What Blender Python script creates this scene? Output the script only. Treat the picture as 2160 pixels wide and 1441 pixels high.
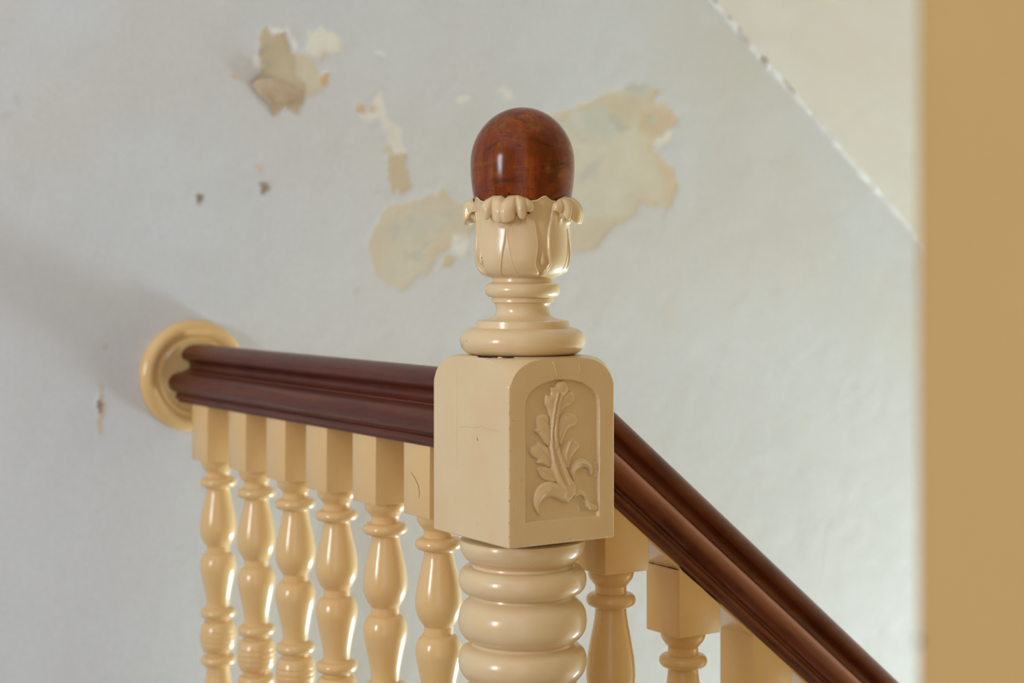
import bpy, bmesh, math, random
import numpy as np
from mathutils import Vector, Matrix
random.seed(7); rng = np.random.RandomState(11)
S = bpy.context.scene
for o in list(bpy.data.objects): bpy.data.objects.remove(o)

# World axes: newel post axis on the origin, landing floor at z = 0,
# +X runs down the stair along the plaster wall, +Y runs from the newel to that wall.
EYE = 0.92
CAM = Vector((-0.794, -1.194, EYE)); YAW = 0.5802; FOC = 3333.4; HOR = 583.0

# ---------------- camera ----------------
cd = bpy.data.cameras.new('camera'); cam = bpy.data.objects.new('camera', cd); S.collection.objects.link(cam)
cam.location = CAM; cam.rotation_euler = (math.pi/2, 0, -YAW)
cd.sensor_width = 36; cd.lens = FOC/2160*36; cd.shift_y = (HOR-720.5)/2160; cd.clip_start = .02
cd.dof.use_dof = True; cd.dof.focus_distance = 1.385; cd.dof.aperture_fstop = 5.2; cd.dof.aperture_blades = 0
S.camera = cam

# ---------------- light ----------------
w = bpy.data.worlds.new('world'); S.world = w; w.use_nodes = True
bg = w.node_tree.nodes['Background']; bg.inputs[0].default_value = (.98, 1.0, 1.045, 1); bg.inputs[1].default_value = .93

def area(name, loc, target, sx, sy, power, col):
    l = bpy.data.lights.new(name, 'AREA'); l.shape = 'RECTANGLE'; l.size = sx; l.size_y = sy
    l.energy = power; l.color = col
    o = bpy.data.objects.new(name, l); S.collection.objects.link(o); o.location = loc
    o.rotation_euler = (Vector(target)-Vector(loc)).to_track_quat('-Z', 'Y').to_euler()
    return o
area('landing_window_light', (-3.3, -.35, 1.35), (0, 0, .9), .42, .95, 42, (.86, .94, 1.0))
area('stair_window_light', (3.66, .28, -1.28), (0, .25, .75), .7, .9, 215, (.68, .90, 1.0))

S.view_settings.view_transform = 'Standard'; S.view_settings.look = 'None'
S.view_settings.exposure = 0; S.view_settings.gamma = 1; S.view_settings.use_curve_mapping = False

# ---------------- helpers ----------------
def link(name, me, mat, parent=None, loc=None):
    o = bpy.data.objects.new(name, me); S.collection.objects.link(o)
    if mat is not None: me.materials.append(mat)
    if parent is not None: o.parent = parent
    if loc is not None: o.location = loc
    return o
def mesh(name, V, F, mat, parent=None, smooth=True, sharp=40, loc=None):
    me = bpy.data.meshes.new(name); me.from_pydata([tuple(map(float, p)) for p in V], [], F); me.update()
    bm = bmesh.new(); bm.from_mesh(me)
    bmesh.ops.recalc_face_normals(bm, faces=bm.faces); bm.to_mesh(me); bm.free()
    if smooth:
        me.shade_smooth()
        if sharp: me.set_sharp_from_angle(angle=math.radians(sharp))
    return link(name, me, mat, parent, loc)
def grid_mesh(name, P, mat, parent=None, wrap=False, flip=False):
    """P: (rows, cols, 3) array -> mesh, built fast"""
    R, Cn = P.shape[:2]
    me = bpy.data.meshes.new(name)
    idx = np.arange(R*Cn).reshape(R, Cn)
    if wrap: idx = np.concatenate([idx, idx[:, :1]], 1)
    q = np.stack([idx[:-1, :-1], idx[:-1, 1:], idx[1:, 1:], idx[1:, :-1]], -1).reshape(-1, 4)
    if flip: q = q[:, ::-1]
    n = len(q)
    me.vertices.add(R*Cn); me.vertices.foreach_set('co', np.ascontiguousarray(P, dtype=np.float32).ravel())
    me.loops.add(n*4); me.loops.foreach_set('vertex_index', q.astype(np.int32).ravel())
    me.polygons.add(n); me.polygons.foreach_set('loop_start', np.arange(0, n*4, 4, dtype=np.int32))
    me.update(calc_edges=True); me.validate(); me.shade_smooth()
    return link(name, me, mat, parent)
def tag(o, label=None, cat=None, group=None, kind=None):
    if label: o['label'] = label
    if cat: o['category'] = cat
    if group: o['group'] = group
    if kind: o['kind'] = kind
    return o
def catmull(P, n=6):
    P = [np.array(p, float) for p in P]; P = [2*P[0]-P[1]] + P + [2*P[-1]-P[-2]]; out = []
    for i in range(1, len(P)-2):
        a, b, c, d = P[i-1:i+3]
        for k in range(n):
            t = k/n
            out.append(.5*((2*b)+(-a+c)*t+(2*a-5*b+4*c-d)*t*t+(-a+3*b-3*c+d)*t**3))
    out.append(P[-2]); return [tuple(p) for p in out]
def torus(z0, z1, r0, r1, n=14):
    return [(r0+(r1-r0)*math.sin(math.pi*k/n)**.85, (z0+z1)/2+(z0-z1)/2*math.cos(math.pi*k/n)) for k in range(n+1)]
def lathe_vf(prof, seg=64):
    V = []; F = []
    for r, z in prof:
        for k in range(seg):
            a = 2*math.pi*k/seg; V.append((r*math.cos(a), r*math.sin(a), z))
    m = len(prof)
    for i in range(m-1):
        for k in range(seg):
            k2 = (k+1) % seg; F.append((i*seg+k, i*seg+k2, (i+1)*seg+k2, (i+1)*seg+k))
    F.append(tuple(range(seg))); F.append(tuple((m-1)*seg+k for k in range(seg)))
    return V, F
def lathe(name, prof, mat, parent=None, seg=64, loc=None, sharp=35):
    V, F = lathe_vf(prof, seg); return mesh(name, V, F, mat, parent, loc=loc, sharp=sharp)
def box_vf(x0, x1, y0, y1, z0, z1, b=0.0):
    bm = bmesh.new(); bmesh.ops.create_cube(bm, size=1)
    for v in bm.verts:
        v.co = Vector((x0+(v.co.x+.5)*(x1-x0), y0+(v.co.y+.5)*(y1-y0), z0+(v.co.z+.5)*(z1-z0)))
    if b: bmesh.ops.bevel(bm, geom=bm.edges[:], offset=b, segments=2, affect='EDGES', profile=.5)
    bm.verts.ensure_lookup_table(); bm.verts.index_update()
    V = [tuple(v.co) for v in bm.verts]; F = [tuple(v.index for v in f.verts) for f in bm.faces]
    bm.free(); return V, F
def box(name, x0, x1, y0, y1, z0, z1, mat, parent=None, b=.001):
    V, F = box_vf(x0, x1, y0, y1, z0, z1, b); return mesh(name, V, F, mat, parent, sharp=50)

def vnoise(x, y, seed=0):
    xi = np.floor(x).astype(np.int64); yi = np.floor(y).astype(np.int64); fx = x-xi; fy = y-yi
    fx = fx*fx*(3-2*fx); fy = fy*fy*(3-2*fy)
    def h(a, b):
        n = (a*374761393+b*668265263+seed*1442695041) & 0xffffffff
        n = ((n ^ (n >> 13))*1274126177) & 0xffffffff
        return ((n ^ (n >> 16)) & 0xffff)/65535.
    return (h(xi, yi)*(1-fx)+h(xi+1, yi)*fx)*(1-fy)+(h(xi, yi+1)*(1-fx)+h(xi+1, yi+1)*fx)*fy
def fbm(x, y, f, seed=0, o=4):
    s = 0; a = .5; t = 0
    for i in range(o):
        s = s+a*vnoise(x*f, y*f, seed+i*17); t += a; a *= .5; f *= 2.03
    return s/t-.5
def sdf(X, Y, poly):
    """signed distance, negative inside"""
    P = np.array(poly, float); d = np.full(X.shape, 1e9); ins = np.zeros(X.shape, bool)
    for i in range(len(P)):
        a = P[i]; b = P[(i+1) % len(P)]; e = b-a
        wx = X-a[0]; wy = Y-a[1]; t = np.clip((wx*e[0]+wy*e[1])/(e@e+1e-12), 0, 1)
        d = np.minimum(d, (wx-e[0]*t)**2+(wy-e[1]*t)**2)
        c = ((a[1] > Y) != (b[1] > Y))
        with np.errstate(divide='ignore', invalid='ignore'):
            ins ^= c & (X < (b[0]-a[0])*(Y-a[1])/(b[1]-a[1]+1e-15)+a[0])
    d = np.sqrt(d); return np.where(ins, -d, d)
def sstep(a, b, x):
    t = np.clip((x-a)/(b-a), 0, 1); return t*t*(3-2*t)

# ---------------- materials ----------------
def mat_base(name):
    m = bpy.data.materials.new(name); m.use_nodes = True; nt = m.node_tree
    return m, nt, nt.nodes['Principled BSDF']
def N(nt, t, **kw):
    n = nt.nodes.new(t)
    for k, v in kw.items(): setattr(n, k, v)
    return n
def noise(nt, vec, scale, detail=4, rough=.55, dist=0):
    n = N(nt, 'ShaderNodeTexNoise'); n.inputs['Scale'].default_value = scale; n.inputs['Detail'].default_value = detail
    n.inputs['Roughness'].default_value = rough; n.inputs['Distortion'].default_value = dist
    nt.links.new(vec, n.inputs['Vector']); return n.outputs['Fac']
def ramp(nt, fac, stops):
    r = N(nt, 'ShaderNodeValToRGB'); e = r.color_ramp.elements
    while len(e) < len(stops): e.new(.5)
    for el, (p, c) in zip(e, stops): el.position = p; el.color = (*c, 1) if len(c) == 3 else c
    nt.links.new(fac, r.inputs[0]); return r.outputs[0]
def mix(nt, fac, a, b, mode='MIX'):
    n = N(nt, 'ShaderNodeMix', data_type='RGBA', blend_type=mode)
    for s, v in ((0, fac), (6, a), (7, b)):
        if isinstance(v, (int, float)): n.inputs[s].default_value = v
        elif isinstance(v, tuple): n.inputs[s].default_value = (*v, 1)
        else: nt.links.new(v, n.inputs[s])
    return n.outputs[2]
def bump(nt, bs, h, strength, dist=.001):
    b = N(nt, 'ShaderNodeBump'); b.inputs['Strength'].default_value = strength; b.inputs['Distance'].default_value = dist
    nt.links.new(h, b.inputs['Height']); nt.links.new(b.outputs[0], bs.inputs['Normal'])
def coords(nt, scale=(1, 1, 1), out='Object'):
    tc = N(nt, 'ShaderNodeTexCoord'); mp = N(nt, 'ShaderNodeMapping'); mp.inputs['Scale'].default_value = scale
    nt.links.new(tc.outputs[out], mp.inputs['Vector']); return mp.outputs[0]

def scaled_(nt, sock, k):
    g = N(nt, 'ShaderNodeMath', operation='MULTIPLY'); nt.links.new(sock, g.inputs[0]); g.inputs[1].default_value = k; return g.outputs[0]
def paint(name, c1, c2, spot, rough=.27, bstr=.35):
    m, nt, bs = mat_base(name); v = coords(nt)
    col = ramp(nt, noise(nt, v, 9, 4), [(.32, c1), (.68, c2)])
    col = mix(nt, scaled_(nt, ramp(nt, noise(nt, v, 24, 3), [(.40, (0, 0, 0)), (.66, (1, 1, 1))]), .30), col, tuple(a*b for a, b in zip(c1, (1.04, .93, .90))))
    sp = ramp(nt, noise(nt, v, 55, 5, .7), [(.66, (0, 0, 0)), (.76, (1, 1, 1))])
    n2 = N(nt, 'ShaderNodeMath', operation='MULTIPLY'); nt.links.new(sp, n2.inputs[0]); n2.inputs[1].default_value = .28
    col = mix(nt, n2.outputs[0], col, spot)
    fl = ramp(nt, noise(nt, v, 320, 2), [(.73, (0, 0, 0)), (.76, (1, 1, 1))])
    n3 = N(nt, 'ShaderNodeMath', operation='MULTIPLY'); nt.links.new(fl, n3.inputs[0]); n3.inputs[1].default_value = .45
    col = mix(nt, n3.outputs[0], col, (.25, .15, .07))
    nt.links.new(col, bs.inputs['Base Color'])
    bs.inputs['Roughness'].default_value = rough; bs.inputs['Coat Weight'].default_value = .25; bs.inputs['Coat Roughness'].default_value = .12
    a = N(nt, 'ShaderNodeMath', operation='ADD'); nt.links.new(noise(nt, v, 26, 3), a.inputs[0])
    b = N(nt, 'ShaderNodeMath', operation='MULTIPLY'); nt.links.new(noise(nt, v, 240, 3), b.inputs[0]); b.inputs[1].default_value = .12
    nt.links.new(b.outputs[0], a.inputs[1]); bump(nt, bs, a.outputs[0], bstr, .0012)
    return m
M_cream = paint('cream_gloss_paint', (.755, .56, .318), (.79, .62, .38), (.62, .42, .20))
M_bal = paint('cream_baluster_paint', (.77, .50, .215), (.80, .56, .27), (.64, .40, .17), rough=.22)

def wood(name, axis_scale, c, rough, spots, mott, amber=None, spec=.4, painted_glint=None):
    m, nt, bs = mat_base(name); v = coords(nt, axis_scale); v0 = coords(nt)
    def scaled(sock, k):
        g = N(nt, 'ShaderNodeMath', operation='MULTIPLY'); nt.links.new(sock, g.inputs[0]); g.inputs[1].default_value = k; return g.outputs[0]
    grain = ramp(nt, noise(nt, v, 60, 6, .6, .6), [(.3, c[0]), (.5, c[1]), (.72, c[2])])
    st = ramp(nt, noise(nt, v, 330, 3, .7), [(.45, (0, 0, 0)), (.62, (1, 1, 1))]); grain = mix(nt, scaled(st, .45), grain, tuple(x*.45 for x in c[1]))
    bl = ramp(nt, noise(nt, v0, 26, 4, .6, .4), [(.40, (0, 0, 0)), (.66, (1, 1, 1))])
    col = mix(nt, scaled(bl, mott), grain, c[3])
    if amber:   # rubbed-through streaks of old varnish across the grain
        vh = coords(nt, (1, 1, 2.4))
        a = ramp(nt, noise(nt, vh, 24, 6, .72, .5), [(.52, (0, 0, 0)), (.66, (1, 1, 1))]); col = mix(nt, scaled(a, .62), col, amber)
        b = ramp(nt, noise(nt, coords(nt, (1.3, 1.3, 3.4)), 19, 5, .65, 1.2), [(.54, (0, 0, 0)), (.62, (1, 1, 1))]); col = mix(nt, scaled(b, .55), col, (.045, .016, .006))
    if painted_glint:    # highlight painted as a lighter band along the shoulder of the lower roll
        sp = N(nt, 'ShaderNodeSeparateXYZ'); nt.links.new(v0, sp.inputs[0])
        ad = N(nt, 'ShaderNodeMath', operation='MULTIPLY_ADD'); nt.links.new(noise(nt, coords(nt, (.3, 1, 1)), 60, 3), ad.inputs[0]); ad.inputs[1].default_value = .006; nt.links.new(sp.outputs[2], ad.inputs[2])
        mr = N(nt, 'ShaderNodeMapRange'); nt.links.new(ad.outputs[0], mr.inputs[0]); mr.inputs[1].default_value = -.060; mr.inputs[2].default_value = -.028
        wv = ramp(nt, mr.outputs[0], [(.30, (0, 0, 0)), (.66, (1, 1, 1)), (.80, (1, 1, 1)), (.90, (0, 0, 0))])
        col = mix(nt, scaled(wv, .70), col, painted_glint)
    scr = ramp(nt, noise(nt, v0, 260, 3, .7), [(.69, (0, 0, 0)), (.74, (1, 1, 1))]); col = mix(nt, scaled(scr, .6), col, spots)
    nt.links.new(col, bs.inputs['Base Color'])
    r = ramp(nt, noise(nt, v, 45, 4), [(.2, (rough*.8,)*3), (.8, (rough*1.3,)*3)])
    nt.links.new(r, bs.inputs['Roughness']); bs.inputs['Specular IOR Level'].default_value = spec
    bump(nt, bs, noise(nt, v, 110, 4), .12, .0006)
    return m
M_rail = wood('mahogany_rail', (.05, 1, 1), [(.055, .010, .005), (.105, .020, .010), (.16, .038, .017), (.120, .028, .017)], .36, (.36, .15, .06), .5, None, .32)
M_railb = wood('mahogany_rail_painted_glint', (.05, 1, 1), [(.065, .012, .006), (.135, .030, .011), (.23, .065, .022), (.19, .052, .020)], .34, (.36, .15, .06), .6, None, .34, (.46, .175, .070))  # last colour is the highlight painted along the lower roll
M_egg = wood('polished_finial_wood', (1, 1, .22), [(.15, .024, .005), (.25, .046, .007), (.36, .085, .011), (.12, .024, .005)], .17, (.42, .20, .05), .75, (.27, .105, .018), .27)

m, nt, bs = mat_base('dark_gap'); nt.links.new(ramp(nt, noise(nt, coords(nt), 300), [(.4, (.006, .004, .004)), (.7, (.03, .018, .012))]), bs.inputs[0]); bs.inputs['Roughness'].default_value = .9; M_dark = m

m, nt, bs = mat_base('old_wall_paint'); at = N(nt, 'ShaderNodeVertexColor'); at.layer_name = 'paint'
v = coords(nt); f = ramp(nt, noise(nt, v, 120, 4), [(.2, (.965,)*3), (.8, (1.03,)*3)])
nt.links.new(mix(nt, 1.0, at.outputs[0], f, 'MULTIPLY'), bs.inputs['Base Color'])
bs.inputs['Roughness'].default_value = .62; bs.inputs['Specular IOR Level'].default_value = .25
bump(nt, bs, noise(nt, v, 14, 6, .62), .30, .006); M_wall = m

def plaster(name, c1, c2, rough=.65, bs_=.3, sc=6):
    m, nt, bs = mat_base(name); v = coords(nt)
    nt.links.new(ramp(nt, noise(nt, v, sc, 5), [(.3, c1), (.7, c2)]), bs.inputs['Base Color'])
    bs.inputs['Roughness'].default_value = rough; bs.inputs['Specular IOR Level'].default_value = .25
    bump(nt, bs, noise(nt, v, 40, 5), bs_, .003); return m
M_soffit = plaster('cream_soffit_paint', (.80, .745, .63), (.83, .80, .71))
M_far = plaster('pale_grey_wall_paint', (.68, .72, .76), (.72, .76, .79))
M_ochre = plaster('ochre_wall_paint', (.515, .322, .118), (.548, .35, .14), .5, .15, 5)
M_ridge = plaster('white_plaster_filler', (.76, .78, .80), (.82, .83, .85), .8, .5, 30)
M_floor = plaster('worn_floor_boards', (.20, .14, .09), (.27, .19, .13), .4, .3, 12)
M_flake = plaster('brown_paint_flake', (.46, .345, .235), (.56, .45, .33), .6, .4, 60)

# ---------------- plaster wall behind the stair ----------------
WY = 0.79
_c, _s = math.cos(YAW), math.sin(YAW)
def to_wall(px, py):
    """photo measurement -> (x, z) on the wall plane, used for the survey points below"""
    a = (px-1080)/FOC
    dx = _c*a+_s; dy = -_s*a+_c; k = (WY-CAM.y)/dy
    return CAM.x+dx*k, EYE-(py-HOR)/FOC*k
def za(pts, sc=None, ox=0, oy=0):
    return [to_wall(ox+x/sc, oy+y/sc) for x, y in pts] if sc else [to_wall(x, y) for x, y in pts]
A_ = (3.431, 480, 30); B_ = (2.825, 720, 150)
xs = np.concatenate([np.array([-3.4, -2.4, -1.6, -1.0]), np.arange(-.55, 1.75, .0034), np.array([2.0, 2.5, 3.2, 3.8])])
zs = np.concatenate([np.array([-2.6, -1.8, -1.0, -.5]), np.arange(-.05, 1.62, .0034), np.array([1.8, 2.1, 2.6, 3.0])])
XX, ZZ = np.meshgrid(xs, zs)
col = np.zeros(XX.shape+(3,))
base = np.array([.672, .705, .770])
n1 = fbm(XX, ZZ, 2.2, 3); n2 = fbm(XX, ZZ, 7, 9); n3 = fbm(XX, ZZ, 28, 21)
col[:] = base
col += n1[..., None]*np.array([.05, .075, .11]) + n2[..., None]*np.array([.03, .04, .05]) + n3[..., None]*.018
rel = n2*.0010 + n3*.0003
wx = fbm(XX, ZZ, 60, 31)*.012 + fbm(XX, ZZ, 170, 131, 2)*.005 + fbm(XX, ZZ, 14, 35)*.014
wz = fbm(XX, ZZ, 60, 41)*.012 + fbm(XX, ZZ, 170, 141, 2)*.005 + fbm(XX, ZZ, 14, 45)*.014
XW = XX+wx; ZW = ZZ+wz
def patch(poly, c, soft=.0022, depth=.0006, edge=None, ew=.010, ea=.6, mot=None, mf=40, amt=1., seed=5):
    global col, rel
    d = sdf(XW, ZW, poly); mk = (1-sstep(-soft, soft, d))*amt
    c_ = np.array(c)*np.ones_like(col)
    c_ = c_ + fbm(XX, ZZ, 30, seed+70)[..., None]*.10
    if mot is not None:
        mm = sstep(.02, .22, fbm(XX, ZZ, mf, seed))[..., None]; c_ = c_*(1-mm)+np.array(mot)*mm
    if edge is not None:
        e = (np.exp(-np.abs(d)/ew)*sstep(-.22, .12, fbm(XX, ZZ, 9, seed+3)))[..., None]*ea
        c_ = c_*(1-e)+np.array(edge)*e
    col = col*(1-mk[..., None])+c_*mk[..., None]; rel = rel+mk*depth
TAN = (.58, .475, .315); PALE = (.69, .625, .47); OR = (.70, .47, .27); WH = (.80, .80, .78); BLU = (.46, .50, .50); YEL = (.70, .66, .52)
def PA(p): return za(p, *A_)
def PB(p): return za(p, *B_)
patch(PA([(300,80),(420,92),(515,240),(480,280),(400,125),(330,125)]), (0.83, 0.86, 0.92), depth=-.0006)
patch(PA([(590,130),(700,95),(790,125),(830,180),(820,280),(760,290),(700,260),(650,320),(600,290),(565,240)]), (0.84, 0.84, 0.77), edge=OR, ea=.35, ew=.004)
patch(PA([(640,330),(690,265),(760,270),(700,300),(675,360)]), (.72,.60,.48), amt=.6)
patch(PA([(480,245),(530,290),(590,300),(640,370),(680,440),(725,440),(725,500),(690,560),(620,600),(560,620),(550,480),(500,400)]), PALE, edge=OR, ea=.5, ew=.006)
patch(PA([(665,440),(728,435),(732,490),(712,525),(690,500)]), (.74,.47,.25))
patch(PA([(172,300),(215,280),(255,360),(240,415),(180,360)]), (0.87, 0.83, 0.81), depth=-.0004)
patch(PA([(265,88),(300,95),(335,150),(395,115),(440,200),(490,330),(510,420),(550,500),(555,640),(510,710),(440,690),(400,560),(200,490),(170,520),(180,480),(250,430),(265,340),(215,260),(240,170)]), TAN, edge=OR, ea=.3, ew=.004, depth=.0012)
patch(PA([(220,250),(270,195),(305,200),(290,240),(240,290)]), (.40,.38,.33), amt=.65)
patch(PA([(270,330),(310,330),(310,385),(275,390)]), (.40,.38,.33), amt=.6)
patch(PA([(250,455),(300,455),(300,485),(250,485)]), (.38,.37,.33), amt=.6)
patch(PA([(30,425),(60,425),(75,450),(50,470)]), (.72,.46,.30))
patch(PA([(1080,540),(1110,600),(1150,740),(1250,850),(1280,1000),(1190,1030),(1150,850),(1100,760),(980,750),(940,720),(1060,700),(1060,640)]), (0.85, 0.84, 0.81), depth=-.0003)
patch(PA([(930,665),(990,665),(1000,715),(940,720)]), OR); patch(PA([(1035,670),(1080,670),(1075,715),(1040,710)]), OR, amt=.7)
patch(PA([(1170,1005),(1270,1005),(1300,1100),(1335,1200),(1310,1270),(1250,1320),(1220,1260),(1190,1315),(1168,1300),(1160,1150)]), (.65,.52,.34), edge=OR, ea=.5, ew=.005)
patch(PA([(1110,960),(1160,930),(1180,990),(1120,1010)]), PALE)
patch(PA([(1080,240),(1130,245),(1155,285),(1120,295)]), (0.87, 0.88, 0.87))
patch(PA([(190,1080),(270,1120),(260,1160),(210,1140)]), (.70,.58,.50), amt=.8)
patch(PA([(215,1225),(285,1220),(290,1270),(260,1305),(230,1300)]), (.30,.23,.15), depth=.0008, soft=.003)
patch(PA([(1070,1265),(1110,1270),(1100,1300),(1075,1290)]), (.6,.55,.5), amt=.6)
patch(za([(411,412),(430,413),(427,428),(418,438),(413,428)]), (.30,.22,.16), depth=.0008, soft=.003)
patch(PB([(230,830),(350,790),(440,760),(560,750),(600,705),(640,740),(740,790),(800,830),(830,900),(780,960),(690,1000),(640,1060),(580,1100),(555,1160),(520,1215),(440,1210),(400,1290),(340,1305),(270,1280),(210,1200),(170,1080),(190,960)]), (.70,.66,.545), edge=(.68,.50,.32), ea=.62, ew=.022, mot=(.62,.64,.58), mf=14, seed=15)
for p in ([(300,880),(330,870),(330,960),(305,1000)], [(360,1090),(420,1110),(500,1105),(480,1130),(380,1130)], [(560,840),(640,835),(730,860),(640,880)], [(380,880),(420,885),(410,905)], [(420,1100),(500,1020),(510,1040),(450,1110)]):
    patch(PB(p), BLU, soft=.006, depth=0, amt=.62, seed=8)
patch(PB([(680,960),(740,950),(770,1010),(730,1110),(690,1090),(660,1040)]), (0.87, 0.87, 0.87), soft=.004)
patch(PB([(600,1110),(650,1090),(690,1110),(640,1160),(600,1150)]), (.66,.56,.38))
patch(PB([(1180,300),(1290,240),(1420,200),(1490,190),(1600,110),(1720,60),(1830,90),(1900,120),(1850,190),(1940,200),(2015,270),(1990,330),(1900,390),(1840,440),(1900,510),(1960,560),(2000,680),(1980,770),(1930,815),(1790,790),(1760,860),(1620,930),(1560,1010),(1490,1080),(1370,1080),(1300,900),(1250,500)]), (.705,.69,.585), edge=(.72,.52,.34), ea=.55, ew=.016, mot=(.63,.66,.62), mf=12, seed=25)
patch(PB([(1360,930),(1520,880),(1700,850),(1620,930),(1560,1010),(1490,1080),(1370,1080)]), (.66,.545,.37), soft=.008, depth=0, amt=.75)
patch(PB([(1590,150),(1680,140),(1820,180),(1760,260),(1690,310),(1600,260)]), (.66,.56,.41), soft=.01, depth=0, amt=.6)
patch(PB([(1770,240),(1960,230),(1990,290),(1900,360),(1840,390),(1760,330)]), (.70,.53,.35), soft=.008, depth=0, amt=.7)
patch(PB([(1800,270),(1900,262),(1910,300),(1820,320)]), (.62,.60,.50), soft=.006, depth=0, amt=.8)
patch(PB([(1860,540),(1950,580),(1985,680),(1960,790),(1910,800),(1900,650)]), (.73,.56,.37), soft=.012, depth=0, amt=.7)
for p in ([(1690,70),(1760,60),(1870,100),(1800,120),(1700,110)], [(1400,600),(1480,540),(1560,510),(1500,590),(1420,660)], [(1590,260),(1650,290),(1720,340),(1640,340)], [(1400,370),(1480,385),(1460,410),(1410,400)], [(1450,600),(1530,590),(1500,640)]):
    patch(PB(p), BLU, soft=.007, depth=0, amt=.6, seed=9)
patch(PB([(1370,230),(1440,220),(1450,320),(1400,350),(1370,300)]), (.68,.67,.65), soft=.005, depth=0, amt=.8)
patch(PB([(1850,420),(1930,370),(1990,330),(1960,400),(1890,450)]), (0.87, 0.87, 0.83), amt=.8)
patch(PB([(680,130),(740,120),(770,155),(730,190),(690,175)]), (0.87, 0.87, 0.88), soft=.004, depth=-.0003)
patch(PB([(915,110),(960,95),(990,130),(1030,180),(1000,190),(960,145)]), (0.85, 0.85, 0.86), soft=.004, depth=-.0003)
patch(PB([(70,1290),(110,1300),(100,1330),(75,1340)]), (.62,.54,.50), soft=.004, amt=.5)
patch(za([(208,812),(216,815),(218,862),(213,905),(203,912),(206,870)]), (.66,.57,.46)); patch(za([(206,848),(214,846),(214,866),(208,864)]), (.38,.30,.24), depth=.002)
patch(za([(215,730),(224,728),(222,738),(216,740)]), (.60,.55,.36))
patch(za([(0,235),(28,230),(22,246),(0,262)]), (.52,.54,.55), soft=.004, amt=.5); patch(za([(30,190),(45,192),(42,215),(33,210)]), (.55,.56,.57), soft=.004, amt=.5)
patch(za([(20,350),(60,370),(62,430),(45,420)]), (.60,.61,.62), soft=.01, amt=.4, depth=0)
patch(za([(1400,640),(1440,655),(1430,700),(1400,690)]), (.66,.63,.58), soft=.012, amt=.35, depth=0)
# stained band hugging the soffit line and the warm old distemper at the top of the wall
SX0, SZ0, SSL = .90, EYE+.4527, -.791
def soff(x): return SZ0+SSL*(x-SX0)
dd = (soff(XX)-ZZ)*math.cos(math.atan(SSL))
g = (sstep(.30, .0, dd)*sstep(-.2, .2, fbm(XX, ZZ, 5, 55)))[..., None]*.55
col = col*(1-g)+np.array([.68, .665, .60])*g
g = (sstep(-.18, .22, fbm(XX, ZZ, 3.1, 77))*sstep(EYE-.30, EYE+.25, ZZ))[..., None]*.60
col = col*(1-g)+np.array([.665, .635, .605])*g
P = np.stack([XX, WY+rel, ZZ], -1)
wall = grid_mesh('wall_back', P, M_wall); tag(wall, kind='structure', label='pale grey plaster wall with peeling paint patches')
ca = wall.data.color_attributes.new('paint', 'FLOAT_COLOR', 'POINT')
ca.data.foreach_set('color', np.concatenate([np.clip(col, 0, 1), np.ones(col.shape[:2]+(1,))], -1).astype(np.float32).ravel())
# lifted flake of paint below the largest chip
fp = PA([(172,520),(188,480),(250,468),(330,472),(420,510),(470,555),(505,600),(470,635),(400,668),(360,705),(325,742),(305,700),(298,650),(265,628),(230,600),(195,565)])
cx = sum(p[0] for p in fp)/len(fp); cz = sum(p[1] for p in fp)/len(fp)
V = []; F = []; n = len(fp)
for lay in (0, 1):
    for k, sc in enumerate((1, .72, .4)):
        for x, z in fp:
            lift = .0015+.0055*max(0, (z-cz)/.04+.35)*(sc)**1.5
            V.append((cx+(x-cx)*sc, WY-.0012-lift+(.0012 if lay else 0), cz+(z-cz)*sc))
    V.append((cx, WY-.005+(.0012 if lay else 0), cz))
L = 3*n+1
for lay in (0, 1):
    o_ = lay*L
    for k in range(2):
        for i in range(n): F.append((o_+k*n+i, o_+k*n+(i+1) % n, o_+(k+1)*n+(i+1) % n, o_+(k+1)*n+i))
    for i in range(n): F.append((o_+2*n+i, o_+2*n+(i+1) % n, o_+3*n))
for i in range(n): F.append((i, (i+1) % n, L+(i+1) % n, L+i))
fl = mesh('paint_flake', V, F, M_flake, wall, sharp=60); fl['label'] = 'brown curled flake of old paint'

# soffit of the flight above, sloping parallel to the stair
def soffit_strip(name, y0, y1, up, mat):
    X = [-2.2, 2.6]; V = []
    for x in X:
        z = soff(x)
        V += [(x, y0, z), (x, y1, z), (x, y1, z+up), (x, y0, z+up)]
    return mesh(name, V, [(0, 1, 2, 3), (4, 5, 6, 7), (0, 1, 5, 4), (1, 2, 6, 5), (2, 3, 7, 6), (3, 0, 4, 7)], mat, smooth=False)
tag(soffit_strip('ceiling', -.842, WY+.004, .12, M_soffit), kind='structure', label='cream sloping soffit under the upper stair')
# ragged bead of white filler in the angle between wall and soffit
V = []; F = []; nx = 620; ns = 7
for i in range(nx):
    x = -.1+i*.0030
    r = .0034+.0010*math.sin(i*.09)+.0014*float(vnoise(np.array([i*.35]), np.array([1.]), 3)[0])
    hole = .35 if (vnoise(np.array([i*.13]), np.array([7.]), 4)[0] > .70 and x < 1.06) else 1
    r *= hole
    for k in range(ns):
        a = math.pi*.5*k/(ns-1)
        V.append((x, WY+.0005-r*1.25*math.sin(a), soff(x)-r*2.3*math.cos(a)+.0005))
for i in range(nx-1):
    for k in range(ns-1): F.append((i*ns+k, (i+1)*ns+k, (i+1)*ns+k+1, i*ns+k+1))
tag(mesh('trim_1', V, F, M_ridge, sharp=0), kind='structure', label='ragged white filler line along the soffit')
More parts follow.
